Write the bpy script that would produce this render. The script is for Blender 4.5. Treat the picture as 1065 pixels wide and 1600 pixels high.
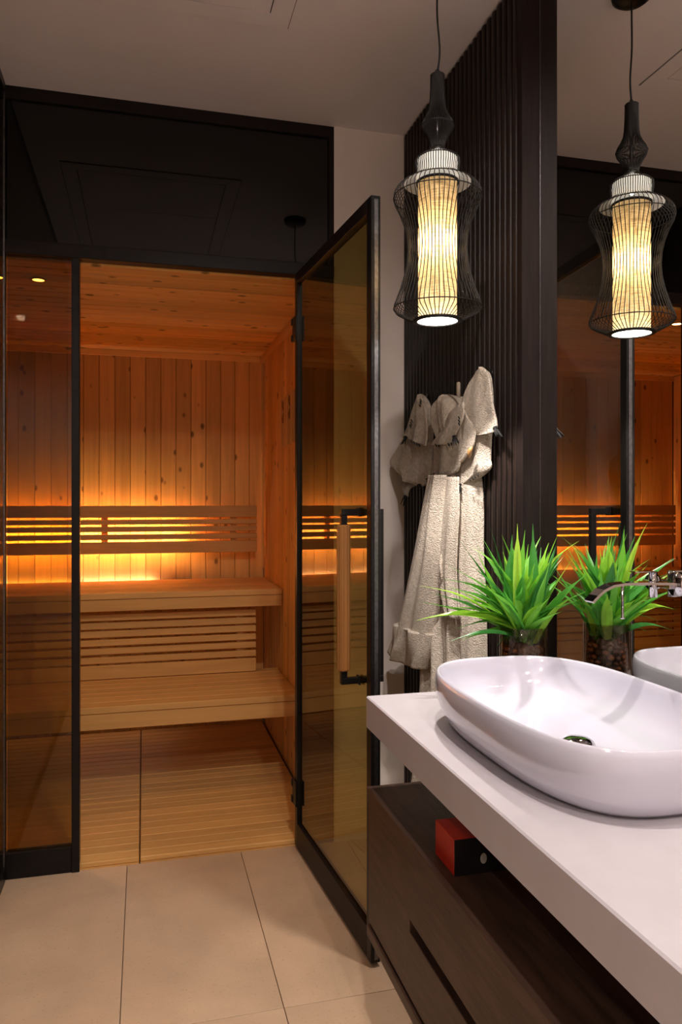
import bpy, bmesh, math, random
from mathutils import Vector, Matrix
random.seed(7)
S = bpy.context.scene
for o in list(bpy.data.objects): bpy.data.objects.remove(o)
C = S.collection

# ------------------------------------------------------------------ camera
CAMZ, YAW, F = 1.28, 0.2545, 1184.0
HY, CX = 784.0, 532.5
cam_d = bpy.data.cameras.new('camera'); cam = bpy.data.objects.new('camera', cam_d); C.objects.link(cam)
cam.location = (0, 0, CAMZ); cam.rotation_euler = (math.pi/2, 0, -YAW)
cam_d.sensor_fit = 'HORIZONTAL'; cam_d.sensor_width = 36; cam_d.lens = 36*F/1065
cam_d.shift_y = -(800-HY)/1065; cam_d.clip_start = .02
S.camera = cam
# ------------------------------------------------------------------ world, exposure, ceiling lights
w = bpy.data.worlds.new('world'); S.world = w; w.use_nodes = True
w.node_tree.nodes['Background'].inputs[0].default_value = (.02, .018, .016, 1)
w.node_tree.nodes['Background'].inputs[1].default_value = .3
S.view_settings.view_transform = 'Standard'; S.view_settings.look = 'None'
S.view_settings.gamma = 1; S.view_settings.use_curve_mapping = False
S.view_settings.exposure = 0.58
P_DOWN = [(.62, .55, 4), (.34, .86, 12), (.5, -.7, 13), (-.9, -.6, 9)]          # bathroom downlights: x, y, watts; rear pair added for ambient light
P_PEND, P_PEND_UP, E_DISC, P_PEND_SPOT = .95, .045, 8.0, 22.0
E_LED, E_LED_UP, E_LED_LOW, P_SAUNA = 66.0, 12.0, 4.0, 2.1

SN, CS = math.sin(YAW), math.cos(YAW)
def ray(px, py):
    u = (px-CX)/F; v = (HY-py)/F
    return Vector((SN+u*CS, CS-u*SN, v))
def at(px, py, X=None, Y=None, Z=None):               # where the photograph's point lies on a plane of the room
    d = ray(px, py)
    t = X/d.x if X is not None else (Y/d.y if Y is not None else (Z-CAMZ)/d.z)
    return Vector((0, 0, CAMZ))+d*t

# ------------------------------------------------------------------ room measures (metres)
CEIL, Y0, XS, XM, YP = 2.69, 2.763, .966, 1.018, 1.8156
XPART, XPOST, XH, XJ = -.453, -.228, .5546, .692
ZH = 2.122
SXL, SXR, SYB, SZC = -1.39, .67, 4.35, 2.117
ZCT, XC, YC = .81, .5206, 1.7609

# ------------------------------------------------------------------ materials
M = {}
def nt(name):
    m = bpy.data.materials.new(name); m.use_nodes = True; n = m.node_tree; n.nodes.clear()
    out = n.nodes.new('ShaderNodeOutputMaterial'); M[name] = m
    return m, n, out
def N(n, t, **k):
    x = n.nodes.new('ShaderNode'+t)
    for a, b in k.items():
        if a in x.inputs.keys(): x.inputs[a].default_value = b
        else: setattr(x, a, b)
    return x
def bsdf(n, out, col, rough=.5, metal=0, spec=.5, coat=0):
    b = N(n, 'BsdfPrincipled'); b.inputs['Base Color'].default_value = (*col, 1)
    b.inputs['Roughness'].default_value = rough; b.inputs['Metallic'].default_value = metal
    b.inputs['Specular IOR Level'].default_value = spec; b.inputs['Coat Weight'].default_value = coat
    n.links.new(b.outputs[0], out.inputs[0]); return b
def ramp(n, stops):
    r = N(n, 'ValToRGB'); e = r.color_ramp.elements
    while len(e) < len(stops): e.new(.5)
    for x, (p, c) in zip(e, stops): x.position = p; x.color = (*c, 1)
    return r
def plain(name, col, rough=.5, metal=0, spec=.5, noise=.08, scale=30, bump=0, bscale=200, stretch=(1,1,1), coat=0):
    m, n, out = nt(name); b = bsdf(n, out, col, rough, metal, spec, coat)
    tc = N(n, 'TexCoord'); mp = N(n, 'Mapping'); mp.inputs['Scale'].default_value = stretch
    n.links.new(tc.outputs['Object'], mp.inputs[0])
    nz = N(n, 'TexNoise'); nz.inputs['Scale'].default_value = scale; nz.inputs['Detail'].default_value = 6
    n.links.new(mp.outputs[0], nz.inputs[0])
    lo = tuple(max(0, c*(1-noise)) for c in col); hi = tuple(min(1, c*(1+noise)) for c in col)
    r = ramp(n, [(.3, lo), (.7, hi)]); n.links.new(nz.outputs[0], r.inputs[0]); n.links.new(r.outputs[0], b.inputs['Base Color'])
    if bump:
        n2 = N(n, 'TexNoise'); n2.inputs['Scale'].default_value = bscale; n2.inputs['Detail'].default_value = 3
        n.links.new(mp.outputs[0], n2.inputs[0])
        bp = N(n, 'Bump'); bp.inputs['Strength'].default_value = bump; bp.inputs['Distance'].default_value = .006
        n.links.new(n2.outputs[0], bp.inputs['Height']); n.links.new(bp.outputs[0], b.inputs['Normal'])
    return m
def wood(name, axis, base, dark, knots=True, rough=.55, var=.18, kd=10., kt=.25):
    """Pine: stretched grain along one local axis, sparse dark knots, tone varies from board to board."""
    m, n, out = nt(name); b = bsdf(n, out, base, rough)
    b.inputs['Specular IOR Level'].default_value = .25
    tc = N(n, 'TexCoord'); oi = N(n, 'ObjectInfo')
    cmb = N(n, 'CombineXYZ'); ml = N(n, 'Math', operation='MULTIPLY'); ml.inputs[1].default_value = 37.
    n.links.new(oi.outputs['Random'], ml.inputs[0])
    for i in range(3): n.links.new(ml.outputs[0], cmb.inputs[i])
    ad = N(n, 'VectorMath', operation='ADD'); n.links.new(tc.outputs['Object'], ad.inputs[0]); n.links.new(cmb.outputs[0], ad.inputs[1])
    sc = [26., 26., 26.]; sc[axis] = 1.3
    mp = N(n, 'Mapping'); mp.inputs['Scale'].default_value = sc; n.links.new(ad.outputs[0], mp.inputs[0])
    nz = N(n, 'TexNoise'); nz.inputs['Scale'].default_value = 1.; nz.inputs['Detail'].default_value = 5; nz.inputs['Distortion'].default_value = 1.2
    n.links.new(mp.outputs[0], nz.inputs[0])
    md = tuple(.74*x+.26*y for x, y in zip(base, dark))
    r = ramp(n, [(.28, md), (.5, base), (.75, tuple(min(1, c*1.12) for c in base))]); n.links.new(nz.outputs[0], r.inputs[0])
    hv = N(n, 'HueSaturation'); n.links.new(r.outputs[0], hv.inputs['Color'])
    vr = N(n, 'MapRange'); vr.inputs[3].default_value = 1-var; vr.inputs[4].default_value = 1+var*.55
    n.links.new(oi.outputs['Random'], vr.inputs[0]); n.links.new(vr.outputs[0], hv.inputs['Value'])
    col = hv.outputs[0]
    if knots:
        ks = [kd]*3; ks[axis] = kd*.6
        mk = N(n, 'Mapping'); mk.inputs['Scale'].default_value = ks; n.links.new(ad.outputs[0], mk.inputs[0])
        vo = N(n, 'TexVoronoi'); vo.inputs['Scale'].default_value = 1.; n.links.new(mk.outputs[0], vo.inputs['Vector'])
        kr = ramp(n, [(.0, (1,1,1)), (.13, (.8,.8,.8)), (.21, (.0,.0,.0))]); n.links.new(vo.outputs['Distance'], kr.inputs[0])
        sx = N(n, 'SeparateColor'); n.links.new(vo.outputs['Color'], sx.inputs[0])
        gt = N(n, 'Math', operation='GREATER_THAN'); gt.inputs[1].default_value = kt; n.links.new(sx.outputs[0], gt.inputs[0])
        fm = N(n, 'Math', operation='MULTIPLY'); n.links.new(kr.outputs[0], fm.inputs[0]); n.links.new(gt.outputs[0], fm.inputs[1])
        f2 = N(n, 'Math', operation='MULTIPLY'); f2.inputs[1].default_value = .85; n.links.new(fm.outputs[0], f2.inputs[0])
        mx = N(n, 'MixRGB'); mx.inputs[2].default_value = (*tuple(c*.28 for c in dark), 1)
        n.links.new(f2.outputs[0], mx.inputs[0]); n.links.new(col, mx.inputs[1]); col = mx.outputs[0]
    n.links.new(col, b.inputs['Base Color'])
    bp = N(n, 'Bump'); bp.inputs['Strength'].default_value = .12; bp.inputs['Distance'].default_value = .002
    n.links.new(nz.outputs[0], bp.inputs['Height']); n.links.new(bp.outputs[0], b.inputs['Normal'])
    return m
PB, PD = (.83, .45, .135), (.40, .15, .03)
for i, a in enumerate('xyz'):
    wood('pine_'+a, i, PB if a != 'x' else (.92, .52, .155), PD, kd=16., kt=(.25 if a == 'x' else .5))  # ceiling pine is lighter: missing light put into its base colour
    wood('alder_'+a, i, (.72, .395, .13), (.45, .20, .05), knots=False, var=.10)
wood('handle_wood', 2, (.29, .125, .036), (.12, .045, .012), knots=False, rough=.4)
plain('white_wall', (.86, .765, .71), .75, noise=.02, scale=8, bump=.05, bscale=120)
plain('ceiling_white', (.88, .81, .81), .8, noise=.02, scale=4)
plain('groove_shade', (.10, .040, .012), .8); plain('joint_dark', (.05, .045, .04), .9)  # sauna backing: groove shade put into a colour darker than its boards
plain('black_metal', (.007, .006, .006), .34, metal=.0, spec=.25, noise=.3, bump=.05, bscale=300)
plain('bronze_frame', (.014, .009, .008), .45, spec=.18, noise=.2, bump=.06, bscale=250)
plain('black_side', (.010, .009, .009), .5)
plain('slat_dark', (.018, .011, .009), .45, spec=.25, noise=.45, scale=9, stretch=(8,8,.6), bump=.15, bscale=60)
plain('board_dark', (.014, .008, .007), .6, spec=.18, noise=.35, scale=9, stretch=(8,8,.6), bump=.1, bscale=60)
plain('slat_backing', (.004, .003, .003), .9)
plain('cabinet_dark', (.060, .031, .020), .45, spec=.3, noise=.4, scale=7, stretch=(8,1,10), bump=.15, bscale=40)
plain('counter', (.53, .49, .515), .38, noise=.04, scale=14, bump=.03, bscale=300)
plain('ceramic', (.60, .59, .68), .12, noise=.0, coat=.6)
plain('chrome', (.55, .53, .54), .06, metal=1, noise=.02)
plain('steel_edge', (.16, .155, .16), .38, metal=1, noise=.25, scale=80)
plain('cord', (.008, .008, .008), .6)
plain('wire', (.012, .0095, .008), .5, spec=.3)
plain('towel', (.70, .61, .51), .95, noise=.16, scale=90, bump=1., bscale=260, spec=.1)
plain('towel_trim', (.50, .44, .37), .95, noise=.1, bump=.6, bscale=500, spec=.1)
plain('stitch', (.01, .009, .009), .9)
plain('horn', (.42, .22, .08), .35)
plain('peg_wood', (.55, .46, .36), .6, stretch=(6,6,.6))
plain('red_card', (.50, .025, .012), .45, noise=.08)
plain('black_card', (.008, .007, .007), .4)
plain('pale_print', (.45, .44, .38), .6)
plain('green_print', (.03, .09, .04), .6)
plain('pebble', (.26, .10, .035), .3, noise=.8, scale=18)
plain('pebble_dark', (.09, .04, .02), .3, noise=.7, scale=18)
plain('white_liner', (.85, .85, .82), .7)
def tiles(name, base):
    m, n, out = nt(name); b = bsdf(n, out, base, .42); b.inputs['Specular IOR Level'].default_value = .35
    tc = N(n, 'TexCoord'); oi = N(n, 'ObjectInfo'); ad = N(n, 'VectorMath', operation='ADD'); cm = N(n, 'CombineXYZ')
    ml = N(n, 'Math', operation='MULTIPLY'); ml.inputs[1].default_value = 20; n.links.new(oi.outputs['Random'], ml.inputs[0])
    n.links.new(ml.outputs[0], cm.inputs[0]); n.links.new(ml.outputs[0], cm.inputs[1])
    n.links.new(tc.outputs['Object'], ad.inputs[0]); n.links.new(cm.outputs[0], ad.inputs[1])
    a = N(n, 'TexNoise'); a.inputs['Scale'].default_value = 5; a.inputs['Detail'].default_value = 8; n.links.new(ad.outputs[0], a.inputs[0])
    s = N(n, 'TexNoise'); s.inputs['Scale'].default_value = 140; s.inputs['Detail'].default_value = 2; n.links.new(ad.outputs[0], s.inputs[0])
    r = ramp(n, [(.3, tuple(c*.86 for c in base)), (.7, tuple(c*1.08 for c in base))]); n.links.new(a.outputs[0], r.inputs[0])
    r2 = ramp(n, [(.25, (.72,.68,.62)), (.40, (1,1,1))]); n.links.new(s.outputs[0], r2.inputs[0])
    mx = N(n, 'MixRGB', blend_type='MULTIPLY'); mx.inputs[0].default_value = .6
    n.links.new(r.outputs[0], mx.inputs[1]); n.links.new(r2.outputs[0], mx.inputs[2]); n.links.new(mx.outputs[0], b.inputs['Base Color'])
tiles('stone_tile', (.62, .425, .275))
plain('grout', (.36, .29, .235), .9)
def tinted_glass(name, tint, ior=1.75):
    m, n, out = nt(name)
    tr = N(n, 'BsdfTransparent'); tr.inputs[0].default_value = (*tuple(math.sqrt(c) for c in tint), 1)
    gl = N(n, 'BsdfGlossy'); gl.inputs['Roughness'].default_value = .003; gl.inputs[0].default_value = (1, .97, .93, 1)
    fr = N(n, 'Fresnel'); ge = N(n, 'NewGeometry'); mi = N(n, 'MapRange')      # the pane does not bend light, so both faces reflect alike
    mi.inputs[3].default_value = ior; mi.inputs[4].default_value = 1/ior
    n.links.new(ge.outputs['Backfacing'], mi.inputs[0]); n.links.new(mi.outputs[0], fr.inputs['IOR'])
    mx = N(n, 'MixShader'); n.links.new(fr.outputs[0], mx.inputs[0]); n.links.new(tr.outputs[0], mx.inputs[1]); n.links.new(gl.outputs[0], mx.inputs[2])
    n.links.new(mx.outputs[0], out.inputs[0])
tinted_glass('bronze_glass', (.40, .29, .07), 1.45); tinted_glass('door_glass', (.35, .27, .085), 1.5)
tinted_glass('smoke_glass', (.16, .13, .10), 1.5)
tinted_glass('pot_glass', (.62, .50, .42), 1.5)
def black_glass():
    m, n, out = nt('black_glass'); b = bsdf(n, out, (.002, .002, .002), .015); b.inputs['IOR'].default_value = 1.5
black_glass()
def mirror_m():
    m, n, out = nt('mirror'); g = N(n, 'BsdfGlossy'); g.inputs[0].default_value = (.86, .86, .83, 1); g.inputs['Roughness'].default_value = 0
    n.links.new(g.outputs[0], out.inputs[0])
mirror_m()
def emit(name, col, s):
    m, n, out = nt(name); e = N(n, 'Emission'); e.inputs[0].default_value = (*col, 1); e.inputs[1].default_value = s
    n.links.new(e.outputs[0], out.inputs[0])
emit('lamp_disc', (1, .93, .86), E_DISC)
emit('led', (1, .60, .22), E_LED); emit('led_up', (1, .86, .84), E_LED_UP); emit('led_low', (1, .78, .66), E_LED_LOW)
emit('down_glow', (1, .86, .74), 25)
emit('sauna_glow', (1, .62, .25), 12)
def fabric():
    m, n, out = nt('shade_fabric')
    tc = N(n, 'TexCoord'); mp = N(n, 'Mapping'); mp.inputs['Scale'].default_value = (30, 30, 420); n.links.new(tc.outputs['Object'], mp.inputs[0])
    a = N(n, 'TexNoise'); a.inputs['Scale'].default_value = 1; a.inputs['Detail'].default_value = 4; n.links.new(mp.outputs[0], a.inputs[0])
    mp2 = N(n, 'Mapping'); mp2.inputs['Scale'].default_value = (300, 300, 25); n.links.new(tc.outputs['Object'], mp2.inputs[0])
    a2 = N(n, 'TexNoise'); a2.inputs['Scale'].default_value = 1; n.links.new(mp2.outputs[0], a2.inputs[0])
    ad = N(n, 'Math', operation='ADD'); n.links.new(a.outputs[0], ad.inputs[0]); n.links.new(a2.outputs[0], ad.inputs[1])
    hf = N(n, 'Math', operation='MULTIPLY'); hf.inputs[1].default_value = .5; n.links.new(ad.outputs[0], hf.inputs[0])
    r = ramp(n, [(.36, (.30, .20, .09)), (.60, (.80, .63, .36))]); n.links.new(hf.outputs[0], r.inputs[0])
    d = N(n, 'BsdfDiffuse'); t = N(n, 'BsdfTranslucent'); mx = N(n, 'MixShader'); mx.inputs[0].default_value = .6
    n.links.new(r.outputs[0], d.inputs[0]); n.links.new(r.outputs[0], t.inputs[0])
    n.links.new(d.outputs[0], mx.inputs[1]); n.links.new(t.outputs[0], mx.inputs[2]); n.links.new(mx.outputs[0], out.inputs[0])
fabric()
def liner():
    m, n, out = nt('liner')
    d = N(n, 'BsdfDiffuse'); t = N(n, 'BsdfTranslucent'); mx = N(n, 'MixShader'); mx.inputs[0].default_value = .6
    d.inputs[0].default_value = t.inputs[0].default_value = (.82, .84, .84, 1)
    n.links.new(d.outputs[0], mx.inputs[1]); n.links.new(t.outputs[0], mx.inputs[2]); n.links.new(mx.outputs[0], out.inputs[0])
liner()
def leaf_m():
    m, n, out = nt('leaf')
    oi = N(n, 'ObjectInfo'); r = ramp(n, [(0, (.05, .24, .055)), (.45, (.12, .44, .05)), (.8, (.27, .62, .05)), (1, (.42, .70, .06))])
    n.links.new(oi.outputs['Random'], r.inputs[0])
    tc = N(n, 'TexCoord'); nz = N(n, 'TexNoise'); nz.inputs['Scale'].default_value = 25; n.links.new(tc.outputs['Object'], nz.inputs[0])
    hv = N(n, 'HueSaturation'); n.links.new(r.outputs[0], hv.inputs['Color'])
    mr = N(n, 'MapRange'); mr.inputs[3].default_value = .75; mr.inputs[4].default_value = 1.3; n.links.new(nz.outputs[0], mr.inputs[0]); n.links.new(mr.outputs[0], hv.inputs['Value'])
    b = N(n, 'BsdfPrincipled'); b.inputs['Roughness'].default_value = .32; n.links.new(hv.outputs[0], b.inputs['Base Color'])
    t = N(n, 'BsdfTranslucent'); n.links.new(hv.outputs[0], t.inputs[0])
    mx = N(n, 'MixShader'); mx.inputs[0].default_value = .3; n.links.new(b.outputs[0], mx.inputs[1]); n.links.new(t.outputs[0], mx.inputs[2]); n.links.new(mx.outputs[0], out.inputs[0])
leaf_m()

# ------------------------------------------------------------------ helpers
def tag(o, label, cat, group=None, kind=None):
    o['label'] = label; o['category'] = cat
    if group: o['group'] = group
    if kind: o['kind'] = kind
    return o
def thing(name, label, cat, loc=(0,0,0), group=None, kind=None):
    o = bpy.data.objects.new(name, None); C.objects.link(o); o.location = loc; o.empty_display_size = .05
    return tag(o, label, cat, group, kind)
def wpos(o):
    p = Vector(o.location); q = o.parent
    while q: p += Vector(q.location); q = q.parent
    return p
def link(name, me, mat, parent=None, loc=(0,0,0)):
    """loc is a world position; nothing but doors is rotated, so parents only shift."""
    o = bpy.data.objects.new(name, me); C.objects.link(o)
    if mat and not me.materials: me.materials.append(M[mat])
    if parent:
        o.parent = parent; o.location = Vector(loc)-wpos(parent)
    else: o.location = loc
    return o
CACHE = {}
def box_mesh(dx, dy, dz, bevel, mat):
    k = (round(dx,5), round(dy,5), round(dz,5), round(bevel,5), mat)
    if k in CACHE: return CACHE[k]
    bm = bmesh.new(); bmesh.ops.create_cube(bm, size=1)
    bmesh.ops.scale(bm, vec=(dx,dy,dz), verts=bm.verts)
    if bevel: bmesh.ops.bevel(bm, geom=bm.edges[:], offset=bevel, segments=1, affect='EDGES', clamp_overlap=True)
    me = bpy.data.meshes.new('box'); bm.to_mesh(me); bm.free(); me.materials.append(M[mat]); CACHE[k] = me
    return me
def box(name, x0, x1, y0, y1, z0, z1, mat, parent=None, bevel=.0015):
    me = box_mesh(x1-x0, y1-y0, z1-z0, bevel, mat)
    return link(name, me, mat, parent, ((x0+x1)/2, (y0+y1)/2, (z0+z1)/2))
def mesh(name, vs, fs, mat, parent=None, loc=(0,0,0), smooth=True):
    me = bpy.data.meshes.new(name); L = Vector(loc)
    me.from_pydata([tuple(Vector(v)-L) for v in vs], [], fs); me.update()
    bm = bmesh.new(); bm.from_mesh(me); bmesh.ops.recalc_face_normals(bm, faces=bm.faces); bm.to_mesh(me); bm.free()
    if smooth: me.polygons.foreach_set('use_smooth', [True]*len(me.polygons))
    return link(name, me, mat, parent, loc)
def tube_geo(pts, r, seg=8, caps=True, vs=None, fs=None):
    vs = [] if vs is None else vs; fs = [] if fs is None else fs; b0 = len(vs); n = len(pts); pts = [Vector(p) for p in pts]
    rr = r if isinstance(r, (list, tuple)) else [r]*n
    up = None
    for i, p in enumerate(pts):
        t = (pts[min(i+1,n-1)]-pts[max(i-1,0)]).normalized()
        if up is None: up = Vector((0,0,1)) if abs(t.z) < .9 else Vector((1,0,0))
        a = t.cross(up).normalized(); b = a.cross(t).normalized(); up = b
        for k in range(seg):
            q = 2*math.pi*k/seg; vs.append(p+(a*math.cos(q)+b*math.sin(q))*rr[i])
    for i in range(n-1):
        for k in range(seg):
            k2 = (k+1)%seg; fs.append((b0+i*seg+k, b0+i*seg+k2, b0+(i+1)*seg+k2, b0+(i+1)*seg+k))
    if caps:
        fs.append(tuple(b0+k for k in range(seg))); fs.append(tuple(b0+(n-1)*seg+k for k in range(seg)))
    return vs, fs
def tube(name, pts, r, mat, parent=None, seg=10, smooth=True):
    vs, fs = tube_geo(pts, r, seg); c = sum((Vector(p) for p in pts), Vector())/len(pts)
    return mesh(name, vs, fs, mat, parent, c, smooth)
def lathe(name, prof, loc, mat, parent=None, seg=32, smooth=True):
    vs, fs = [], []; n = len(prof)
    for r, z in prof:
        for k in range(seg):
            a = 2*math.pi*k/seg; vs.append((loc[0]+r*math.cos(a), loc[1]+r*math.sin(a), loc[2]+z))
    for i in range(n-1):
        for k in range(seg):
            k2 = (k+1)%seg; fs.append((i*seg+k, i*seg+k2, (i+1)*seg+k2, (i+1)*seg+k))
    if prof[0][0] > 1e-6: fs.append(tuple(range(seg)))
    if prof[-1][0] > 1e-6: fs.append(tuple((n-1)*seg+k for k in range(seg)))
    return mesh(name, vs, fs, mat, parent, loc, smooth)
def open_lathe(name, prof, loc, mat, parent=None, seg=32):
    vs, fs = [], []; n = len(prof)
    for r, z in prof:
        for k in range(seg):
            a = 2*math.pi*k/seg; vs.append((loc[0]+r*math.cos(a), loc[1]+r*math.sin(a), loc[2]+z))
    for i in range(n-1):
        for k in range(seg):
            k2 = (k+1)%seg; fs.append((i*seg+k, i*seg+k2, (i+1)*seg+k2, (i+1)*seg+k))
    return mesh(name, vs, fs, mat, parent, loc)

# ------------------------------------------------------------------ the setting: bathroom shell
XWL, YWB = -1.75, -1.6
fl = box('floor', XWL, XM+.05, YWB, SYB+.05, -.06, -.012, 'grout', bevel=0); tag(fl, 'beige limestone tiled bathroom floor in front of the sauna', 'floor', kind='structure')
xe = [-.0567+.4*k for k in range(-5, 4)]; ye = [1.8916+.9*k for k in range(-4, 2)]
for i in range(len(xe)-1):
    for j in range(len(ye)-1):
        x0, x1 = max(xe[i], XWL), min(xe[i+1], XM+.05); y0, y1 = max(ye[j], YWB), min(ye[j+1], Y0+.012)
        if x1-x0 > .01 and y1-y0 > .01:
            box('floor_tile', x0+.001, x1-.001, y0+.001, y1-.001, -.012, 0, 'stone_tile', fl, .0008)
ce = box('ceiling', XWL, XM+.05, YWB, Y0+.10, CEIL, CEIL+.06, 'ceiling_white', bevel=0); tag(ce, 'plain painted ceiling with a flush access hatch', 'ceiling', kind='structure')
PX0, PX1, PY0, PY1 = -.335, .4137, .95, 2.2253
def frame_ring(name, x0, x1, y0, y1, wd, z0, z1, mat, parent):
    vs, fs = [], []
    for z in (z0, z1):
        for (a, b, c, d) in ((x0, x1, y0, y1), (x0+wd, x1-wd, y0+wd, y1-wd)):
            vs += [(a, c, z), (b, c, z), (b, d, z), (a, d, z)]
    for k in range(4):
        k2 = (k+1)%4
        fs += [(k, k2, 4+k2, 4+k), (8+k, 8+k2, 12+k2, 12+k), (k, k2, 8+k2, 8+k), (4+k, 4+k2, 12+k2, 12+k)]
    return mesh(name, vs, fs, mat, parent, ((x0+x1)/2, (y0+y1)/2, z0), smooth=False)
box('hatch_gap', PX0-.0025, PX1+.0025, PY0-.0025, PY1+.0025, CEIL-.0008, CEIL+.01, 'joint_dark', ce, 0)
frame_ring('hatch_frame', PX0, PX1, PY0, PY1, .060, CEIL-.004, CEIL+.006, 'ceiling_white', ce)
box('hatch_panel', PX0+.063, PX1-.063, 1.757, PY1-.063, CEIL-.004, CEIL+.006, 'ceiling_white', ce, .0006)
box('hatch_panel', PX0+.063, PX1-.063, PY0+.063, 1.753, CEIL-.004, CEIL+.006, 'ceiling_white', ce, .0006)
wf = box('wall_front', XJ, XM+.05, Y0, Y0+.10, -.01, CEIL, 'white_wall', bevel=0); tag(wf, 'narrow warm white wall between the sauna front and slatted wall', 'wall', kind='structure')
wl = box('wall_left', XWL-.06, XWL, YWB, SYB, -.02, CEIL, 'white_wall', bevel=0); tag(wl, 'plain side wall behind the smoked glass partition', 'wall', kind='structure')
wb = box('wall_back', XWL, XM+.05, YWB-.06, YWB, -.02, CEIL, 'white_wall', bevel=0); tag(wb, 'plain white wall behind the viewer', 'wall', kind='structure')
# slatted wall
wr = box('wall_right', XM+.008, XM+.06, YWB, Y0, -.02, CEIL, 'slat_backing', bevel=0); tag(wr, 'dark brown wall of narrow vertical wooden slats behind the towels', 'wall', kind='structure')
box('backing_panel', XS+.022, XM+.008, YP+.03, Y0, 0, CEIL, 'slat_backing', wr, 0)
def slat_mesh():
    vs, fs = [], []; wd, dp, H = .0205, .024, CEIL-.004; rr = .005
    pr = [(dp, -wd/2), (rr, -wd/2), (.0015, -wd/2+.0015), (0, -wd/2+rr), (0, wd/2-rr), (.0015, wd/2-.0015), (rr, wd/2), (dp, wd/2)]
    for z, tx in ((0, 0), (H-.012, 0), (H-.003, .0015), (H, .008)):
        for x, y in pr: vs.append((x+tx if x < dp else x, y, z-H/2))
    n = len(pr)
    for i in range(3):
        for k in range(n):
            k2 = (k+1)%n; fs.append((i*n+k, i*n+k2, (i+1)*n+k2, (i+1)*n+k))
    fs.append(tuple(range(n))); fs.append(tuple(3*n+k for k in range(n)))
    me = bpy.data.meshes.new('slat'); me.from_pydata(vs, [], fs); me.update()
    bm = bmesh.new(); bm.from_mesh(me); bmesh.ops.recalc_face_normals(bm, faces=bm.faces); bm.to_mesh(me); bm.free()
    me.materials.append(M['slat_dark']); return me
sm = slat_mesh(); pit = (Y0-YP-.030)/28
for i in range(28):
    link('slat', sm, None, wr, (XS, YP+.030+pit*(i+.5), (CEIL-.004)/2))
box('end_board', XS, XM+.008, YP, YP+.030, 0, CEIL-.001, 'board_dark', wr, .002)

# ------------------------------------------------------------------ sauna shell (boards are parts of its walls)
PW = .0828
def boards(parent, n, mat, fn):
    for i in range(n): fn(i)
sb = box('wall_sauna_back', SXL, SXR, SYB+.014, SYB+.06, 0, SZC+.02, 'groove_shade', bevel=0); tag(sb, 'back wall of the sauna clad in vertical knotty pine boards', 'wall', kind='structure')
nb = round((SXR-SXL)/PW); p = (SXR-SXL)/nb
for i in range(nb): box('wall_board', SXL+p*i+.0008, SXL+p*(i+1)-.0008, SYB, SYB+.014, .0, SZC, 'pine_z', sb, .0030)
sr = box('wall_sauna_right', SXR+.014, XJ-.002, Y0+.052, SYB+.06, 0, SZC+.02, 'groove_shade', bevel=0); tag(sr, 'right side wall of the sauna in vertical pine boards', 'wall', kind='structure')
nb2 = round((SYB-Y0-.052)/PW); p2 = (SYB-Y0-.052)/nb2
for i in range(nb2): box('wall_board', SXR, SXR+.014, Y0+.052+p2*i+.0016, Y0+.052+p2*(i+1)-.0016, 0, SZC, 'pine_z', sr, .0045)
sl = box('wall_sauna_left', SXL-.06, SXL-.014, Y0+.052, SYB+.06, 0, SZC+.02, 'groove_shade', bevel=0); tag(sl, 'far left side wall of the sauna seen in the mirror', 'wall', kind='structure')
for i in range(nb2): box('wall_board', SXL-.014, SXL, Y0+.052+p2*i+.0016, Y0+.052+p2*(i+1)-.0016, 0, SZC, 'pine_z', sl, .0045)
sc_ = box('ceiling_sauna', SXL-.06, XJ-.002, Y0+.052, SYB+.06, SZC+.014, SZC+.06, 'groove_shade', bevel=0); tag(sc_, 'sauna ceiling of knotty pine boards', 'ceiling', kind='structure')
for i in range(nb2): box('ceiling_board', SXL, SXR, Y0+.052+p2*i+.0024, Y0+.052+p2*(i+1)-.0024, SZC, SZC+.014, 'pine_x', sc_, .0055)
sfw = box('wall_sauna_front', SXL-.06, XPART-.004, Y0+.002, Y0+.05, 0, CEIL, 'board_dark', bevel=0); tag(sfw, 'dark front wall of the sauna beyond the glass partition', 'wall', kind='structure')
t1 = box('trim_1', SXL, SXR-.022, SYB-.010, SYB-.0005, SZC-.034, SZC-.0005, 'pine_x', bevel=.002); tag(t1, 'thin pine batten along the top of the sauna back wall', 'trim', kind='structure')
t2 = box('trim_2', SXR-.020, SXR-.0005, Y0+.06, SYB-.0005, SZC-.040, SZC-.0005, 'pine_y', bevel=.002); tag(t2, 'thin pine batten along the top of the sauna right wall', 'trim', kind='structure')
t3 = box('trim_3', SXR-.014, SXR-.0005, SYB-.014, SYB-.0005, .9, SZC-.042, 'pine_z', bevel=.002); tag(t3, 'slim pine batten in the right back corner of the sauna', 'trim', kind='structure')

# ------------------------------------------------------------------ glazed sauna front
FD = .045
tr_ = thing('window_1', 'black glass transom above the sauna door reflecting the ceiling', 'window', ((XPART+XJ)/2, Y0, ZH), kind='structure')
box('header_rail', XPART, XJ, Y0-.004, Y0+FD, ZH, ZH+.047, 'bronze_frame', tr_, .002)
box('top_rail', XPART, XJ, Y0, Y0+FD, CEIL-.042, CEIL-.0005, 'bronze_frame', tr_, .001)
box('side_rail', XJ-.020, XJ, Y0, Y0+FD, ZH+.048, CEIL-.043, 'bronze_frame', tr_, .001)
box('pane', XPART, XJ-.020, Y0+.012, Y0+.020, ZH+.048, CEIL-.043, 'black_glass', tr_, 0)
q = at(514, 209, Y=Y0+.008)
fx = lathe('fixing_screw', [(.0001, 0), (.003, 0), (.003, .002), (.006, .002), (.006, .004), (.0075, .004), (.0075, 0)], (0,0,0), 'steel_edge', None, 16)
fx.parent = tr_; fx.location = q-wpos(tr_); fx.rotation_euler = (math.pi/2, 0, 0)
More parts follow.
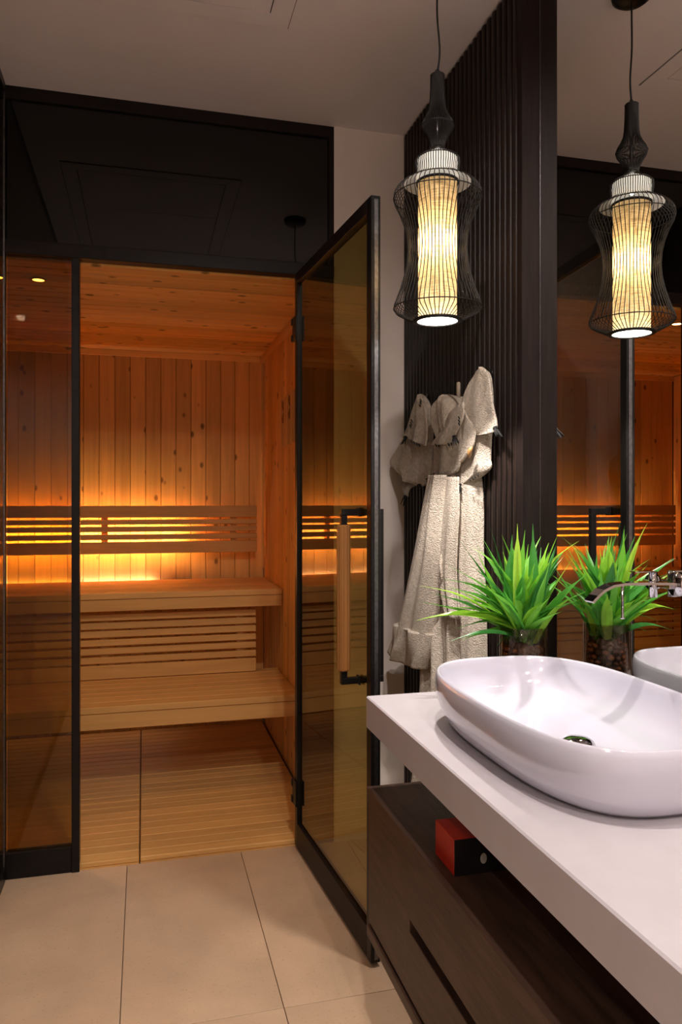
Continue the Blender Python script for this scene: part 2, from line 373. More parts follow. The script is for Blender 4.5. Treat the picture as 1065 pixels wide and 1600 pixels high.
w2 = thing('window_2', 'narrow fixed bronze glass panel left of the sauna doorway', 'window', ((XPART+XPOST)/2, Y0, 0), kind='structure')
box('post', XPOST-.013, XPOST+.013, Y0-.002, Y0+FD, 0, ZH, 'black_metal', w2, .0015)
box('kick_plate', XPART, XPOST-.013, Y0+.002, Y0+FD-.005, 0, .088, 'black_metal', w2, .0015)
box('pane', XPART+.004, XPOST-.012, Y0+.014, Y0+.020, .086, ZH, 'bronze_glass', w2, 0)
w3 = thing('window_3', 'dark framed side jamb panel behind the open glass door', 'window', ((XH+XJ)/2, Y0, 0), kind='structure')
box('jamb_post', XH+.006, XH+.030, Y0, Y0+FD, 0, ZH, 'black_metal', w3, .0015)
box('jamb_board', XH+.030, XJ-.001, Y0+.004, Y0+FD-.006, 0, ZH, 'board_dark', w3, .0015)
# smoked glass partition on the left
wp = thing('window_4', 'smoked glass partition with slim pale edge at the far left', 'window', (XPART, 2, 0), kind='structure')
box('pane', XPART-.010, XPART-.002, .55, Y0-.012, .05, CEIL-.03, 'smoke_glass', wp, 0)
box('bottom_rail', XPART-.018, XPART+.002, .55, Y0-.003, 0, .050, 'black_metal', wp, .001)
box('top_rail', XPART-.018, XPART+.002, .55, Y0-.003, CEIL-.030, CEIL-.0005, 'black_metal', wp, .001)
box('edge_strip', XPART-.004, XPART+.0006, Y0-.012, Y0-.0045, .05, CEIL-.03, 'steel_edge', wp, 0)

# ------------------------------------------------------------------ glass door, standing open
DX, DY, DT = .6166, 1.9973, .028
dl = math.hypot(DX-XH, Y0-DY); ang = math.atan2(DY-Y0, DX-XH)
door = thing('door_1', 'tall bronze glass sauna door with dark frame standing open', 'door', (XH, Y0-.006, 0), kind='structure')
door.rotation_euler = (0, 0, ang)
def dbox(name, x0, x1, y0, y1, z0, z1, mat, par=None, bev=.0015):
    me = box_mesh(x1-x0, y1-y0, z1-z0, bev, mat); o = bpy.data.objects.new(name, me); C.objects.link(o)
    o.parent = par or door; c = Vector(((x0+x1)/2, (y0+y1)/2, (z0+z1)/2))
    o.location = c - (Vector(par.location) if par else Vector()); return o
# local x runs from hinge to free edge; local -y faces the doorway's left side (towards the viewer's left)
ZD0, ZD1 = .012, 2.122
dbox('hinge_stile', 0, .030, -DT/2, DT/2, ZD0, ZD1, 'black_metal')
dbox('free_stile', dl-.034, dl, -DT/2, DT/2, ZD0, ZD1, 'black_metal')
dbox('edge_strip', dl, dl+.002, -.0045, .0065, ZD0+.01, ZD1-.01, 'steel_edge', bev=0)
dbox('top_rail', .030, dl-.034, -DT/2, DT/2, ZD1-.040, ZD1, 'bronze_frame')
dbox('bottom_rail', .030, dl-.034, -DT/2, DT/2, ZD0, .100, 'bronze_frame')
dbox('pane', .028, dl-.032, -.004, .004, .098, ZD1-.038, 'door_glass', bev=0)
for py_ in (515, 1237):
    z = CAMZ+(HY-py_)/F*2.80
    hg = dbox('hinge', -.012, .034, -DT/2-.007, -DT/2, z-.045, z+.045, 'black_metal')
    for dz in (-.030, .030): dbox('knuckle', -.022, -.006, -DT/2-.010, -DT/2+.004, z+dz-.012, z+dz+.012, 'black_metal', hg)
# pull handles: local frame x along door, sides +-y. side facing the sauna opening is 'ins'
dirx = Vector((math.cos(ang), math.sin(ang))); nrm = Vector((-dirx.y, dirx.x))   # local +y in the room
INS = -1 if nrm.x > 0 else 1
def door_t(px):     # distance along the door of an image column
    d = ray(px, HY); a = Vector((XH, Y0-.006)); k = d.x/d.y
    return (k*a.y-a.x)/(dirx.x-k*dirx.y)
hx = door_t(563)
ZT, ZB = 1.250, .765
def sgn(a, b): return (a, b) if a < b else (b, a)
def pull(name, side, off, woodbar):
    par = bpy.data.objects.new(name, None); C.objects.link(par); par.parent = door; par.location = (hx, 0, (ZT+ZB)/2)
    def b(nm, x0, x1, ya, yb, z0, z1, mat, bev=.0012):
        y0, y1 = sgn(ya*side, yb*side); return dbox(nm, x0, x1, y0, y1, z0, z1, mat, par, bev)
    b('arm', hx-.009, hx+.009, .004, off+.009, ZT-.009, ZT+.009, 'black_metal'); b('arm', hx-.009, hx+.009, .004, off+.009, ZB-.009, ZB+.009, 'black_metal')
    for z in (ZT, ZB): b('rosette', hx-.013, hx+.013, .004, .009, z-.013, z+.013, 'black_metal')
    b('bar', hx-.009, hx+.009, off-.009, off+.009, ZB+.009, ZT-.009, 'black_metal')
    if woodbar:
        vs, fs = [], []; sg = 8
        pr = [(.0165, ZB+.030), (.0215, ZB+.034), (.0215, ZT-.040), (.0165, ZT-.036)]
        for r, z in pr:
            for k in range(sg):
                a = 2*math.pi*(k+.5)/sg; vs.append((r*math.cos(a), r*math.sin(a), z-(ZT+ZB)/2))
        for i in range(3):
            for k in range(sg): fs.append((i*sg+k, i*sg+(k+1)%sg, (i+1)*sg+(k+1)%sg, (i+1)*sg+k))
        fs += [tuple(range(sg)), tuple(3*sg+k for k in range(sg))]
        me = bpy.data.meshes.new('wooden_grip'); me.from_pydata(vs, [], fs); me.update(); me.materials.append(M['handle_wood'])
        bm = bmesh.new(); bm.from_mesh(me); bmesh.ops.recalc_face_normals(bm, faces=bm.faces); bmesh.ops.bevel(bm, geom=[e for e in bm.edges if abs(e.verts[0].co.z-e.verts[1].co.z) > .1], offset=.004, segments=2, affect='EDGES'); bm.to_mesh(me); bm.free()
        g = bpy.data.objects.new('wooden_grip', me); C.objects.link(g); g.parent = par; g.location = (0, side*off, 0); g['label'] = 'oiled wooden grip'
    return par
pull('pull_handle', INS, .052, True); pull('pull_handle', -INS, .060, False)

# ------------------------------------------------------------------ sauna benches, backrest, duckboards
def bench(name, label, yf, yb, z, zf, n, x0=SXL+.003, x1=SXR-.003):
    t = thing(name, label, 'bench', ((x0+x1)/2, yf, 0), 'sauna benches')
    p = (yb-yf)/n
    for i in range(n): box('seat_plank', x0, x1, yf+p*i+.0016, yf+p*(i+1)-.0016, z-.028, z, 'alder_x', t, .0022)
    box('fascia', x0, x1, yf+.006, yf+.030, zf, z-.030, 'alder_x', t, .002)
    for xx in (x0+.02, (x0+x1)/2, x1-.07): box('bearer', xx, xx+.05, yf+.032, yb, z-.075, z-.0285, 'alder_y', t, .002)
    return t
ub_ = bench('sauna_bench', 'upper slatted sauna bench glowing beneath the lit backrest', 3.72, SYB-.034, .848, .763, 9)
box('light_channel', -.85, .06, SYB-.033, SYB-.002, .815, .824, 'alder_x', ub_, 0)
box('light_strip', -.85, .06, SYB-.026, SYB-.008, .8245, .832, 'led_up', ub_, 0)
bench('sauna_bench', 'lower slatted sauna bench nearest the duckboard floor', 3.292, 3.86, .427, .331, 7)
def slat_screen(name, label, y, zs, x0, x1, lean, parts_back):
    t = thing(name, label, 'slatted screen', ((x0+x1)/2, y, zs[-1][0]))
    for z0, z1 in zs:
        k = (z0-zs[-1][0])*lean
        box('slat', x0, x1, y+k, y+k+.018, z0, z1, 'alder_x', t, .0025)
    for xx in parts_back: box('batten', xx, xx+.035, y+.019+ (zs[0][1]-zs[-1][0])*lean, y+.038+(zs[0][1]-zs[-1][0])*lean, zs[-1][0]+.01, zs[0][1]-.01, 'alder_z', t, .002)
    return t
ybk = SYB-.105; kk = .996
def zpx(py_, Y, px=401): return at(px, py_, Y=Y).z
bz = [(zpx(b, ybk), zpx(a, ybk)) for a, b in ((790,807.7),(810.9,818.3),(821.3,829.3),(833,841),(844.2,862))]
led = slat_screen('slatted_screen', 'slatted wooden backrest lit from behind on the sauna wall', ybk, bz, SXL+.06, at(401, 850, Y=ybk).x, .0, (-.98, at(163, 850, Y=ybk).x-.017, at(360, 850, Y=ybk).x))
yu = 3.79; ub = []
for a, b in ((408,465),(482,537),(552,607),(627,680),(700,752),(775,828),(845,962)):
    ub.append((zpx(880+b/5.71, yu, 400), zpx(880+a/5.71, yu, 400)))
slat_screen('slatted_screen', 'slatted wooden screen between the two sauna benches', yu, ub, SXL+.06, at(400, 1000, Y=yu).x, 0, (-.9, -.2, .45))
ul = thing('under_bench_light', 'faint strip light low on the back wall under the sauna benches', 'strip light', (-.45, SYB-.02, .25))
box('light_channel', -1.0, .12, SYB-.020, SYB-.0005, .24, .262, 'alder_x', ul, .001)
box('light_strip', -1.0, .12, SYB-.030, SYB-.0205, .243, .259, 'led_low', ul, 0)
# led strip behind the backrest
box('light_channel', -1.0, .20, ybk+.019, ybk+.030, 1.076, 1.098, 'alder_x', led, .001)
box('bottom_light_stop', SXL+.06, at(401, 850, Y=ybk).x, ybk+.0185, ybk+.062, 1.002, 1.014, 'alder_x', led, .001)  # added to hold strip light back from the wall below
box('top_light_stop', SXL+.06, at(401, 850, Y=ybk).x, ybk+.0185, ybk+.056, 1.236, 1.250, 'alder_x', led, .001)  # added to narrow the slit so less strip light reaches the ceiling
box('light_strip', -1.0, .20, ybk+.0305, ybk+.040, 1.079, 1.095, 'led', led, 0)
# sauna downlight in the ceiling
qs = at(60, 437, Z=SZC-.002)
sd = thing('sauna_downlight', 'small recessed amber downlight in the sauna ceiling', 'downlight', tuple(qs))
open_lathe('bezel', [(.022, .0015), (.030, .0015), (.030, -.003), (.022, -.003), (.022, .0015)], tuple(qs), 'alder_x', sd, 24)
lathe('lens', [(.0001, -.001), (.021, -.001)], tuple(qs), 'sauna_glow', sd, 20, False)
# duckboards
def duckboard(label, x0, x1):
    t = thing('duckboard', label, 'duckboard', ((x0+x1)/2, 3.5, 0), 'sauna floor duckboards')
    n = 26; ya, yb = Y0+.0135, SYB-.03; p = (yb-ya)/n
    for i in range(n): box('slat', x0+.002, x1-.002, ya+p*i+.0010, ya+p*(i+1)-.0010, .004, .022, 'alder_x', t, .0028)
    box('front_edge', x0+.002, x1-.002, ya-.001, ya+.018, -.0115, .0036, 'alder_x', t, 0)
    for xx in (x0+.05, (x0+x1)/2, x1-.09): box('runner', xx, xx+.04, ya+.0185, yb, -.0115, .0038, 'alder_y', t, 0)
duckboard('wooden duckboard in front of the sauna doorway by the right wall', -.014, SXR-.012)
duckboard('wooden duckboard on the left behind the fixed glass panel', -.70, -.014)
duckboard('wooden duckboard at the far left end of the sauna floor', SXL+.004, -.70)
# sand timer board on the right wall
def timer(pxa, pxb, ya, yb, label):
    A, B = at(pxa, ya, X=SXR-.02), at(pxb, yb, X=SXR-.02); y0, y1 = sorted((A.y, B.y))
    zt, zb = A.z, B.z; yc = (y0+y1)/2
    t = thing('sand_timer', label, 'sand timer', (SXR, yc, zb), 'wall timers')
    wd = (y1-y0)/2
    box('side_rail', SXR-.030, SXR-.0005, y0, y0+wd*.5, zb, zt, 'alder_z', t, .002)
    box('side_rail', SXR-.030, SXR-.0005, y1-wd*.5, y1, zb, zt, 'alder_z', t, .002)
    box('back_plate', SXR-.008, SXR-.0005, y0+wd*.5, y1-wd*.5, zb, zt, 'pine_z', t, .0)
    zm = (zt+zb)/2+.05
    pr = [(.0001,-.055),(.011,-.052),(.013,-.030),(.008,-.010),(.0025,0),(.008,.010),(.013,.030),(.011,.052),(.0001,.055)]
    lathe('glass_bulb', pr, (SXR-.021, yc, zm), 'pot_glass', t, 14)
timer(440.5, 448, 626, 696, 'wooden framed sand timer on sauna wall, farther from the door')
timer(449.5, 459, 616, 692, 'wooden framed sand timer on sauna wall, nearest the door')

# ------------------------------------------------------------------ mirror
mr_ = thing('mirror', 'tall frameless wall mirror behind the basin reaching the ceiling', 'mirror', (XM, .8, ZCT))
box('glass', XM, XM+.006, -.75, YP-.0015, ZCT+.001, CEIL-.001, 'mirror', mr_, 0)
box('edge', XM-.0006, XM+.006, YP-.0014, YP-.0002, ZCT+.001, CEIL-.001, 'steel_edge', mr_, 0)
# ------------------------------------------------------------------ vanity
VY0 = -.55
ct = box('countertop', XC, XM-.0005, VY0, YC, ZCT-.077, ZCT, 'counter', bevel=.003); tag(ct, 'thick pale stone countertop carrying the basin', 'countertop')
cab = thing('vanity_cabinet', 'floating dark wood vanity cabinet with open shelf and drawer', 'cabinet', (.78, .6, .234))
XF, ZT2, ZB2 = .527, .589, .236
box('top_board', XF-.004, XM, VY0, YC+.004, ZT2-.034, ZT2, 'cabinet_dark', cab, .0015)
box('side_panel', XF+.004, XM, YC-.030, YC-.001, ZB2+.03, ZT2-.034, 'cabinet_dark', cab, .001)
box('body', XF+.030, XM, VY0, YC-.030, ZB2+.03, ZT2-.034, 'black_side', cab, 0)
box('bottom_board', XF-.004, XM, VY0, YC+.004, ZB2-.006, ZB2+.020, 'cabinet_dark', cab, .0015)
# drawer front with a cut slot
ya, yb, za, zb = VY0, 1.467, .398, .4245
df = thing('drawer', '', '', (XF, .6, .41)); del df['label'], df['category']; df.parent = cab; df.location = Vector((XF, .6, .41))-wpos(cab)
def slotfront(x0, x1, y0, y1, z0, z1, sy0, sy1, sz0, sz1):
    vs, fs = [], []
    for x in (x0, x1):
        vs += [(x,y0,z0),(x,y1,z0),(x,y1,z1),(x,y0,z1),(x,sy0,sz0),(x,sy1,sz0),(x,sy1,sz1),(x,sy0,sz1)]
    for k in range(4):
        k2 = (k+1)%4
        fs += [(k,k2,4+k2,4+k),(8+k,8+k2,12+k2,12+k),(k,k2,8+k2,8+k),(4+k,4+k2,12+k2,12+k)]
    return mesh('drawer_front', vs, fs, 'cabinet_dark', df, (x0, (y0+y1)/2, (z0+z1)/2), smooth=False)
slotfront(XF, XF+.020, VY0, YC-.001, ZB2+.030, ZT2-.037, .62, 1.467, za, zb)
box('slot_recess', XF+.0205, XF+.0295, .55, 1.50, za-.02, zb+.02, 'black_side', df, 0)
for yy in (1.55, -.3): box('wall_bracket', .95, XM, yy, yy+.05, .592, ZCT-.078, 'black_side', cab, 0)
# red box
rb0, rb1 = at(712, 1370, Z=ZT2), at(678, 1335, Z=ZT2); rh = .068
rbx = thing('gift_box', 'small red cardboard box on the dark shelf under the counter', 'box', ((rb0.x+.07), (rb0.y+rb1.y)/2, ZT2))
xb0 = .553
box('carton', xb0, xb0+.13, rb0.y+.003, rb1.y, ZT2+.0005, ZT2+rh, 'red_card', rbx, .001)
fp = box('end_panel', xb0+.001, xb0+.129, rb0.y, rb0.y+.0028, ZT2+.0005, ZT2+rh-.001, 'black_card', rbx, .0); fp['label'] = 'black end panel'
qd = at(755, 1341, Y=rb0.y)
st = lathe('round_sticker', [(.0001, 0), (.0085, 0), (.0085, .0006), (.0001, .0006)], (0,0,0), 'pale_print', None, 18, False); st.parent = rbx; st.rotation_euler = (math.pi/2, 0, 0); st.scale = (.75, 1.15, 1); st.location = Vector((qd.x, rb0.y-.0001, qd.z))-wpos(rbx)

# ------------------------------------------------------------------ vessel basin
BC = Vector((.774, 1.2676)); BA, BB, BH = .200, .337, .1133           # half sizes across x and y at the rim, height
def sup(a, b, th, n=3.06):
    c, s = math.cos(th), math.sin(th)
    return a*math.copysign(abs(c)**(2/n), c), b*math.copysign(abs(s)**(2/n), s)
def basin():
    t = thing('vessel_basin', 'white oval ceramic vessel basin standing on the counter', 'basin', (BC.x, BC.y, ZCT))
    seg = 112
    # (inset from the rim, height, roundness)
    prof = [(.060,.0005,3.0),(.046,.0005,3.0),(.034,.004,3.0),(.024,.012,3.0),(.014,.026,3.0),(.006,.044,3.05),(.000,.066,3.06),(-.002,.085,3.06),(-.001,.102,3.06),(.001,.1105,3.06),(.0035,.1133,3.06),(.006,.1128,3.06),
            (.0085,.109,3.06),(.011,.098,3.06),(.016,.080,3.0),(.026,.058,2.9),(.044,.040,2.8),(.070,.029,2.6),(.105,.0235,2.5),(.145,.021,2.4),(.175,.0195,2.2)]
    vs, fs = [], []
    for ins, z, nn in prof:
        for i in range(seg):
            x, y = sup(BA-ins, BB-ins*(1. if ins < .11 else 1.35), 2*math.pi*i/seg, nn)
            vs.append((BC.x+x, BC.y+y, ZCT+z))
    n = len(prof)
    for k in range(n-1):
        for i in range(seg):
            j = (i+1)%seg; fs.append((k*seg+i, k*seg+j, (k+1)*seg+j, (k+1)*seg+i))
    fs.append(tuple(range(seg))); fs.append(tuple((n-1)*seg+i for i in range(seg)))
    mesh('bowl', vs, fs, 'ceramic', t, (BC.x, BC.y, ZCT))
    qd = at(902, 1157, Z=ZCT+.030)
    lathe('drain_cap', [(.0001,.016),(.012,.0155),(.022,.013),(.029,.008),(.032,.003),(.032,-.001),(.0001,-.001)], (qd.x, qd.y, ZCT+.0215), 'chrome', t, 32)
basin()

# ------------------------------------------------------------------ wall faucet
def faucet():
    Yf = at(918, 940, X=.815).y
    t = thing('wall_faucet', 'chrome waterfall faucet reaching over the basin from the mirror', 'faucet', (XM, Yf, 1.10))
    def P(px, py_): return at(px, py_, Y=Yf)
    # flat spout ribbon: centre line in the x-z plane, swept across y
    cl = [P(1090,912), P(1040,911.5), P(1000,911), P(970,912), P(952,915), P(938,922), P(928,931), P(920,940)]
    cl = [Vector((min(c.x, XM-.0005), c.z)) for c in cl]; cl[0].x = XM-.0005
    hw, th = .0145, .0050; vs, fs = [], []
    for i, c in enumerate(cl):
        d = (cl[min(i+1, len(cl)-1)]-cl[max(i-1, 0)]).normalized(); nn = Vector((-d.y, d.x))
        for (yy, s) in ((-hw, -1), (hw, -1), (hw, 1), (-hw, 1)):
            q = c+nn*s*th/2; vs.append((q.x, Yf+yy, q.y))
    n = len(cl)
    for i in range(n-1):
        for k in range(4): fs.append((i*4+k, i*4+(k+1)%4, (i+1)*4+(k+1)%4, (i+1)*4+k))
    fs += [(0,1,2,3), tuple((n-1)*4+k for k in range(4))]
    mesh('spout', vs, fs, 'chrome', t, (cl[2].x, Yf, cl[2].y), smooth=False)
    Yh = Yf+.05
    def H(px, py_): return at(px, py_, Y=Yh)
    a, b = H(1020, 893), H(1020, 933)
    tube('valve_body', [(a.x, Yh, b.z), (a.x, Yh, a.z)], .0085, 'chrome', t, 20)
    l0, l1 = H(969, 912), H(1050, 911)
    tube('lever', [(l0.x, Yh, l0.z), (min(l1.x, XM-.001), Yh, l1.z)], .0042, 'chrome', t, 12)
    p0 = H(988, 893.5)
    box('top_plate', p0.x, a.x, Yh-.010, Yh+.010, a.z-.001, a.z+.0015, 'chrome', t, .0005)
    c0, c1 = H(972, 916), H(972, 967)
    tube('pull_rod', [(c0.x, Yh, c0.z), (c1.x, Yh, c1.z+.004), (c1.x, Yh, c1.z)], [.0028, .0028, .0048], 'chrome', t, 12)
    c0, c1 = H(1045, 914), H(1045, 965)
    tube('side_post', [(c0.x, Yh, c0.z), (c1.x, Yh, c1.z)], .0062, 'chrome', t, 14)
    for yy in (Yf,):
        lathe_o = tube('wall_flange', [(XM-.010, yy, cl[0].y), (XM-.0005, yy, cl[0].y)], .024, 'chrome', t, 24)
    e = H(1050, 911)
    tube('wall_flange', [(XM-.008, Yh+.030, e.z), (XM-.0005, Yh+.030, e.z)], .016, 'chrome', t, 20)
    box('bridge', XM-.022, XM-.008, Yf, Yh+.034, e.z-.006, e.z+.006, 'chrome', t, .001)
faucet()

# ------------------------------------------------------------------ plant in glass pot
PC = Vector((.9015, 1.6884)); PR, PT = .0575, .975
pot = thing('glass_pot', 'cylindrical glass vase with brown pebbles by the mirror', 'vase', (PC.x, PC.y, ZCT))
open_lathe('vase_wall', [(PR-.004, .012), (PR-.0005, .0), (PR, .004), (PR, PT-ZCT-.001), (PR-.001, PT-ZCT), (PR-.0035, PT-ZCT), (PR-.004, PT-ZCT-.001), (PR-.004, .012)], (PC.x, PC.y, ZCT+.0005), 'pot_glass', pot, 40)
rg = random.Random(3)
def pebble_mesh(mat):
    bm = bmesh.new(); bmesh.ops.create_icosphere(bm, subdivisions=1, radius=1)
    for v in bm.verts: v.co *= 1+rg.uniform(-.18, .18)
    me = bpy.data.meshes.new('pebble'); bm.to_mesh(me); bm.free(); me.materials.append(M[mat]); me.polygons.foreach_set('use_smooth', [True]*len(me.polygons)); return me
PMs = [pebble_mesh('pebble'), pebble_mesh('pebble_dark'), pebble_mesh('pebble')]
for lay in range(8):
    for k in range(13):
        a = 2*math.pi*(k+.5*(lay%2))/13+rg.uniform(-.1, .1); r = PR-.0165
        o = link('pebble', PMs[rg.randrange(3)], None, None, (PC.x+r*math.cos(a), PC.y+r*math.sin(a), ZCT+.014+.0135*lay+rg.uniform(-.001,.001)))
        o.scale = (rg.uniform(.008,.0105), rg.uniform(.008,.0105), rg.uniform(.0062,.008)); o.rotation_euler = (rg.uniform(-.3,.3), rg.uniform(-.3,.3), rg.uniform(0,6))
        tag(o, 'brown pebble among the many inside the glass vase', 'pebble', 'pebbles in the vase')
core = lathe('root_core', [(.0001, .002), (.030, .002), (.030, .10), (.020, .125), (.0001, .125)], (PC.x, PC.y, ZCT), 'pebble_dark', pot, 18)
plant = thing('potted_plant', 'bushy green spiky leaved plant in the glass vase', 'plant', (PC.x, PC.y, ZCT+.125))
base = Vector((PC.x, PC.y, PT-.035))
tips = [(650,915),(648,970),(655,940),(700,1003),(672,968),(690,905),(692,880),(712,838),(730,880),(745,862),(765,822),(783,835),(800,835),(820,828),(832,818),
        (845,855),(857,848),(868,858),(880,870),(893,905),(912,870),(925,905),(905,845),(785,862),(760,860),(722,930),(680,935),(705,985),(742,905),(770,890),
        (800,860),(815,880),(835,880),(850,890),(872,905),(900,930),(915,940),(880,935),(730,955),(715,960),(760,905),(790,905),(700,915),(735,855),(752,838),(808,818),
        (870,838),(890,852),(690,950),(668,925),(720,1000),(775,1010),(845,838),(825,850)]
rl = random.Random(11)
fr_dir = Vector((SN, CS, 0))
def leaf(tip, bend, wd, roll):
    start = base+Vector((rl.uniform(-.03,.03), rl.uniform(-.03,.03), rl.uniform(-.01,.03)))
    L = (tip-start).length; ax = (tip-start).normalized()
    hor = Vector((ax.x, ax.y, 0)); hor = hor.normalized() if hor.length > .05 else Vector((rl.uniform(-1,1), rl.uniform(-1,1), 0)).normalized()
    side = Vector((-hor.y, hor.x, 0)); side = (Matrix.Rotation(roll, 3, ax) @ side).normalized()
    n = 9; vs, fs = [], []
    for i in range(n+1):
        s = i/n; c = start.lerp(tip, s)+Vector((0, 0, 1))*bend*math.sin(math.pi*s)*L
        wv = wd*(.30+.70*math.sin(math.pi*min(1, s*1.15+.12))**.8) * (1 if s < .55 else max(.0, 1-((s-.55)/.45)**1.7))
        wv = max(wv, .0004)
        t = ((tip-start)/L+Vector((0,0,1))*bend*math.pi*math.cos(math.pi*s)).normalized(); up = side.cross(t).normalized()
        if up.z < 0: up = -up
        vs += [c+side*wv/2+up*wv*.16, c-up*wv*.02, c-side*wv/2+up*wv*.16]
    for i in range(n):
        a = i*3; fs += [(a, a+1, a+4, a+3), (a+1, a+2, a+5, a+4)]
    for v in vs:
        if v.x > XM-.004: v.x = XM-.004-(v.x-XM+.004)*.05
    me = bpy.data.meshes.new('leaf'); me.from_pydata([tuple(v-start) for v in vs], [], fs); me.update(); me.materials.append(M['leaf'])
    me.polygons.foreach_set('use_smooth', [True]*len(me.polygons))
    return link('leaf', me, None, plant, start)
for i, (px, py_) in enumerate(tips):
    low = py_ > 940
    dep = rl.uniform(-.10, .10) if not low else rl.uniform(-.05, .05)
    k = ray(px, py_); tdist = (fr_dir.dot(Vector((PC.x, PC.y, 0)))+dep)
    tip = Vector((0,0,CAMZ))+k*tdist
    if tip.x > XM-.006: tip.x = XM-.006
    leaf(tip, rl.uniform(.05, .15), rl.uniform(.021, .033), rl.uniform(-.5, .5))
for i in range(60):
    az = rl.uniform(0, 2*math.pi); el = rl.uniform(.55, 1.45); L = rl.uniform(.14, .27)
    tip = base+Vector((math.cos(az)*math.cos(el), math.sin(az)*math.cos(el), math.sin(el)))*L
    if tip.x > XM-.006: tip.x = XM-.006
    leaf(tip, rl.uniform(.04, .12), rl.uniform(.018, .030), rl.uniform(-.5, .5))

# ------------------------------------------------------------------ pendant lamp
LX, LY = .7313, 1.8255; DZ = SN*LX+CS*LY; KP = DZ/F
def zp(py_): return CAMZ+(HY-py_)*KP
def pendant():
    t = thing('pendant_lamp', 'black wire cage pendant lamp with glowing linen shade', 'pendant lamp', (LX, LY, zp(502)))
    prof = [(118,10.5),(140,10.8),(160,11.8),(172,13.5),(182,18),(190,23),(197,25.5),(203,24),(212,18),(222,13),(230,11),(236,13.5),(242,22),(246,30),(250,34.5),(258,35),(266,33.5),(274,33),(279,38),
            (283,46),(288,56),(294,63),(301,67.5),(309,68.5),(318,66),(332,59),(350,52),(370,47.5),(390,46),(410,47.5),(430,51.5),(450,57.5),(466,63.5),(476,67.5),(482,68.5),(487,65),(492,56),(497,46),(501,38)]
    vs, fs = [], []; nw = 56
    for k in range(nw):
        a = 2*math.pi*k/nw
        pts = [Vector((LX+r*KP*math.cos(a), LY+r*KP*math.sin(a), zp(y))) for y, r in prof]
        tube_geo(pts, .00115, 4, False, vs, fs)
    for y, r in ((118,10.5),(197,25.5),(230,11),(250,34.5),(283,46),(309,68.5),(482,68.5)):
        pts = [Vector((LX+r*KP*math.cos(2*math.pi*k/40), LY+r*KP*math.sin(2*math.pi*k/40), zp(y))) for k in range(41)]
        tube_geo(pts, .0015, 4, False, vs, fs)
    cg = mesh('wire_cage', vs, fs, 'wire', t, (LX, LY, zp(300))); cg['kind'] = 'stuff'
    R = 38*KP; r2 = 31.5*KP
    open_lathe('bottom_ring', [(r2, 0), (R, 0), (R+.001, .003), (R, .006), (r2, .006), (r2, 0)], (LX, LY, zp(503)), 'wire', t, 40)
    lathe('top_cap', [(.0001, .004), (10*KP, .004), (11*KP, 0), (11*KP, -.055), (.0001, -.055)], (LX, LY, zp(119)), 'wire', t, 24)
    vs, fs = tube_geo([(LX, LY, zp(172)), (LX, LY, zp(232))], .0045, 8)
    mesh('inner_rod', vs, fs, 'steel_edge', t, (LX, LY, zp(200)))
    sh = open_lathe('linen_shade', [(30*KP, zp(499)), (30*KP, zp(450)), (30*KP, zp(400)), (30*KP, zp(340)), (30*KP, zp(286))], (LX, LY, 0), 'shade_fabric', t, 48); sh['label'] = 'glowing linen cylinder shade'
    open_lathe('shade_hoop', [(31*KP, -.003), (33*KP, -.003), (33*KP, .003), (31*KP, .003), (31*KP, -.003)], (LX, LY, zp(286)), 'wire', t, 40)
    open_lathe('reflector_cone', [(52*KP, zp(287)), (40*KP, zp(281)), (31*KP, zp(274)), (31.5*KP, zp(260)), (31*KP, zp(250)), (22*KP, zp(244)), (9.5*KP, zp(236)), (8*KP, zp(230))], (LX, LY, 0), 'liner', t, 40)
    lathe('diffuser', [(.0001, 0), (31*KP, 0), (31*KP, .002), (.0001, .002)], (LX, LY, zp(501.5)), 'lamp_disc', t, 40, False)
    # cord, eyelet, canopy
    o = []
    for k in range(17):
        a = math.pi*k/16; o.append((LX+.007*math.cos(a)*CS, LY-.007*math.cos(a)*SN, zp(117)+.014*math.sin(a)))
    tube('eyelet', o, .0014, 'wire', t, 8)
    pts = []
    for k in range(22):
        s = k/21; z = zp(112)+s*(CEIL-.02-zp(112))
        wv = .0045*math.sin(s*5.2)*(1-s)+.0035*math.sin(s*9)*(1-s)
        pts.append((LX+wv*CS, LY-wv*SN, z))
    tube('cord', pts, .0026, 'cord', t, 8)
    lathe('canopy', [(.0001, -.030), (.012, -.030), (.040, -.027), (.052, -.018), (.055, -.004), (.055, -.0003), (.0001, -.0003)], (LX, LY, CEIL), 'black_metal', t, 36)
    for nm, z, e, col, rad in (('pendant_bulb', zp(385), P_PEND, (1, .84, .62), .022), ('pendant_upper_bulb', zp(264), P_PEND_UP, (1, .95, .9), .008)):
        l = bpy.data.lights.new(nm, 'POINT'); l.energy = e; l.color = col; l.shadow_soft_size = rad
        lo = bpy.data.objects.new(nm, l); C.objects.link(lo); lo.parent = t; lo.location = Vector((LX, LY, z))-wpos(t)
    l = bpy.data.lights.new('pendant_down_bulb', 'SPOT'); l.energy = P_PEND_SPOT; l.color = (1, .92, .86); l.spot_size = 1.55; l.spot_blend = .35; l.shadow_soft_size = .02
    lo = bpy.data.objects.new('pendant_down_bulb', l); C.objects.link(lo); lo.parent = t; lo.location = Vector((LX, LY, zp(503)-.004))-wpos(t)
pendant()

